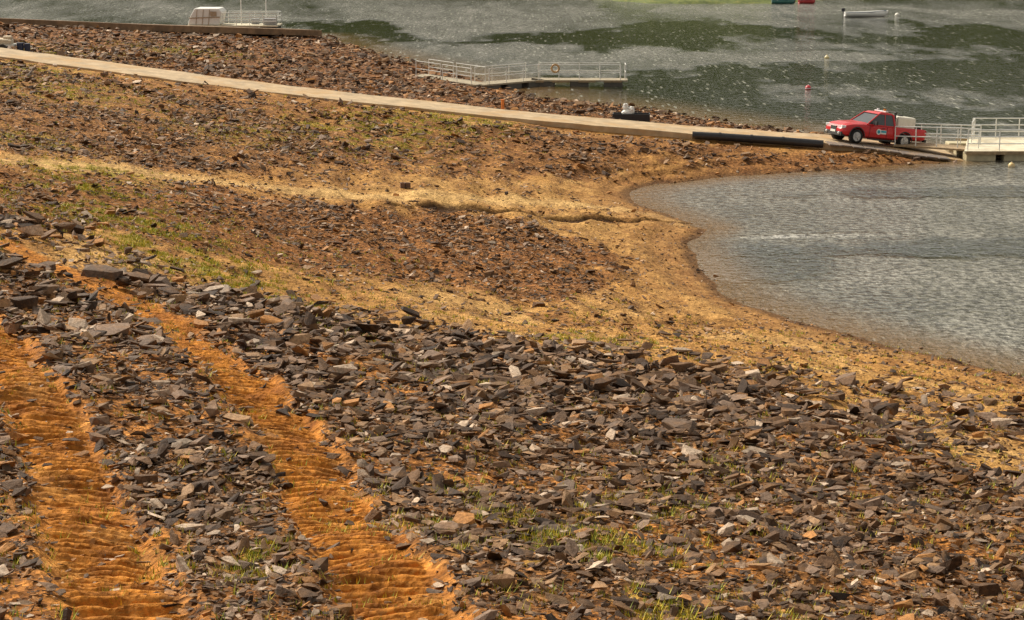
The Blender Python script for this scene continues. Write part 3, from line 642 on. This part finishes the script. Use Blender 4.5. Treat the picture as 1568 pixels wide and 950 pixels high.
bm=bmesh.new(); frus(bm,[(.42,.66,1.63),(-.55,.69,1.64),(-.55,-.69,1.64),(.42,-.66,1.63)],[(.22,.58,1.72),(-.46,.6,1.73),(-.46,-.6,1.73),(.22,-.58,1.72)])
for s in (1,-1):
    for a,b,r in (((1.14,.81*s,1.05),(.36,.655*s,1.65),.035),((-.60,.84*s,1.05),(-.5,.67*s,1.66),.06),((.02,.83*s,1.05),(.0,.66*s,1.65),.025)): btube(bm,a,b,r,8)
    bbox(bm,(.26,.865*s,1.06),(1.72,.05,.06))
bbox(bm,(-.62,0,1.12),(.05,1.6,.14))
O.add('roof_and_pillars',bm,red,.02)
bm=bmesh.new(); bbox(bm,(2.50,0,.44),(.24,1.5,.2)); bbox(bm,(2.585,0,.66),(.06,.5,.26)); bbox(bm,(0.2,.92,.33),(1.7,.12,.06)); bbox(bm,(0.2,-.92,.33),(1.7,.12,.06)); bbox(bm,(-2.66,0,.5),(.14,1.6,.14))
for s in (1,-1):
    bbox(bm,(.72,1.0*s,1.17),(.1,.2,.2))
    for xx in (1.72,-1.28):
        for i in range(12):
            a0=math.pi*i/12;a1=math.pi*(i+1)/12
            btube(bm,(xx+.46*math.cos(a0),.895*s,.40+.46*math.sin(a0)),(xx+.46*math.cos(a1),.895*s,.40+.46*math.sin(a1)),.03,6)
for xx in (.98,-.1): bbox(bm,(xx,.901,.72),(.012,.012,.6))
bbox(bm,(.15,.915,.93),(.16,.02,.03))
O.add('black_trim',bm,plast)
bm=bmesh.new(); bbox(bm,(1.0,0,.42),(2.6,1.1,.2)); bbox(bm,(-1.4,0,.5),(2.2,1.0,.12)); btube(bm,(1.72,-.7,.38),(1.72,.7,.38),.06); btube(bm,(-1.28,-.7,.38),(-1.28,.7,.38),.06); O.add('chassis',bm,plast)
bm=bmesh.new()
for s in (1,-1): bbox(bm,(2.46,.66*s,.80),(.22,.26,.16),Matrix.Rotation(.35*-s,3,'Z')); bsph(bm,(2.62,.55*s,.47),.07)
O.add('headlamps',bm,lamp,.03)
bm=bmesh.new(); bbox(bm,(2.60,0,.79),(.03,.46,.03)); bbox(bm,(2.62,0,.54),(.02,.42,.11)); O.add('badge_and_plate',bm,white)
bm=bmesh.new()
for s in (1,-1): bbox(bm,(-2.58,.8*s,.88),(.05,.12,.3))
O.add('tail_lamps',bm,mat('tail_red',(.4,.01,.01),.2))
for nm_,xx,yy in (('front_left',1.72,.78),('front_right',1.72,-.78),('rear_left',-1.28,.78),('rear_right',-1.28,-.78)):
    sg=1 if yy>0 else -1
    bm=bmesh.new(); btube(bm,(xx,yy-.12,.38),(xx,yy+.12,.38),.375,32)
    bmesh.ops.bevel(bm,geom=[e for e in bm.edges if abs((e.verts[0].co-e.verts[1].co).y)<1e-4 and len(e.link_faces)==2],offset=.04,segments=2)
    O.add('tyre_'+nm_,bm,tyre,0,True)
    bm=bmesh.new(); btube(bm,(xx,yy+sg*.10,.38),(xx,yy+sg*.125,.38),.235,24)
    for i in range(6):
        a=i/6*6.283; btube(bm,(xx,yy+sg*.14,.38),(xx+.21*math.cos(a),yy+sg*.135,.38+.21*math.sin(a)),.03,6)
    btube(bm,(xx,yy+sg*.12,.38),(xx,yy+sg*.16,.38),.06,12); O.add('rim_'+nm_,bm,rim)
bm=bmesh.new(); bmesh.ops.create_cone(bm,cap_ends=True,segments=24,radius1=.15,radius2=.15,depth=.012,matrix=Matrix.Translation((.42,.912,.74))@Matrix.Rotation(math.pi/2,4,'X')); bbox(bm,(.12,.912,.74),(.34,.01,.2)); O.add('door_sticker',bm,white)
bm=bmesh.new(); bbox(bm,(.12,.920,.765),(.32,.006,.10)); bmesh.ops.create_cone(bm,cap_ends=True,segments=20,radius1=.09,radius2=.09,depth=.006,matrix=Matrix.Translation((.42,.921,.74))@Matrix.Rotation(math.pi/2,4,'X')); O.add('sticker_logo',bm,mat('sticker_cyan',(.02,.35,.45),.5))
bm=bmesh.new(); bbox(bm,(-1.42,.04,1.20),(1.15,1.3,.86)); O.add('water_tank',bm,mat('tank_white',(.78,.74,.62),.45,0,.1,3),.09)
bm=bmesh.new(); btube(bm,(-1.42,0,1.62),(-1.42,0,1.69),.16,16); bbox(bm,(-2.25,.2,.95),(.3,.9,.5)); btube(bm,(-.76,.5,1.3),(-.76,.5,1.82),.06); O.add('pump_and_lid',bm,plast,.02)
bm=bmesh.new()
for s in (.72,-.72): btube(bm,(-.70,s,1.05),(-.66,s*.9,1.8),.025)
btube(bm,(-.66,.65,1.8),(-.66,-.65,1.8),.025); btube(bm,(-.68,.68,1.45),(-.68,-.68,1.45),.02); O.add('rack',bm,plast)
bm=bmesh.new(); bbox(bm,(-.2,0,1.78),(.16,1.0,.07)); btube(bm,(-.2,-.3,1.75),(-.2,-.3,1.9),.07,12);  O.add('light_bar',bm,lamp,.02)
bm=bmesh.new(); btube(bm,(-.2,.3,1.75),(-.2,.3,1.92),.07,12); bbox(bm,(-.2,0,1.745),(.1,1.1,.02)); O.add('beacon',bm,mat('beacon_amber',(.6,.2,.02),.3))
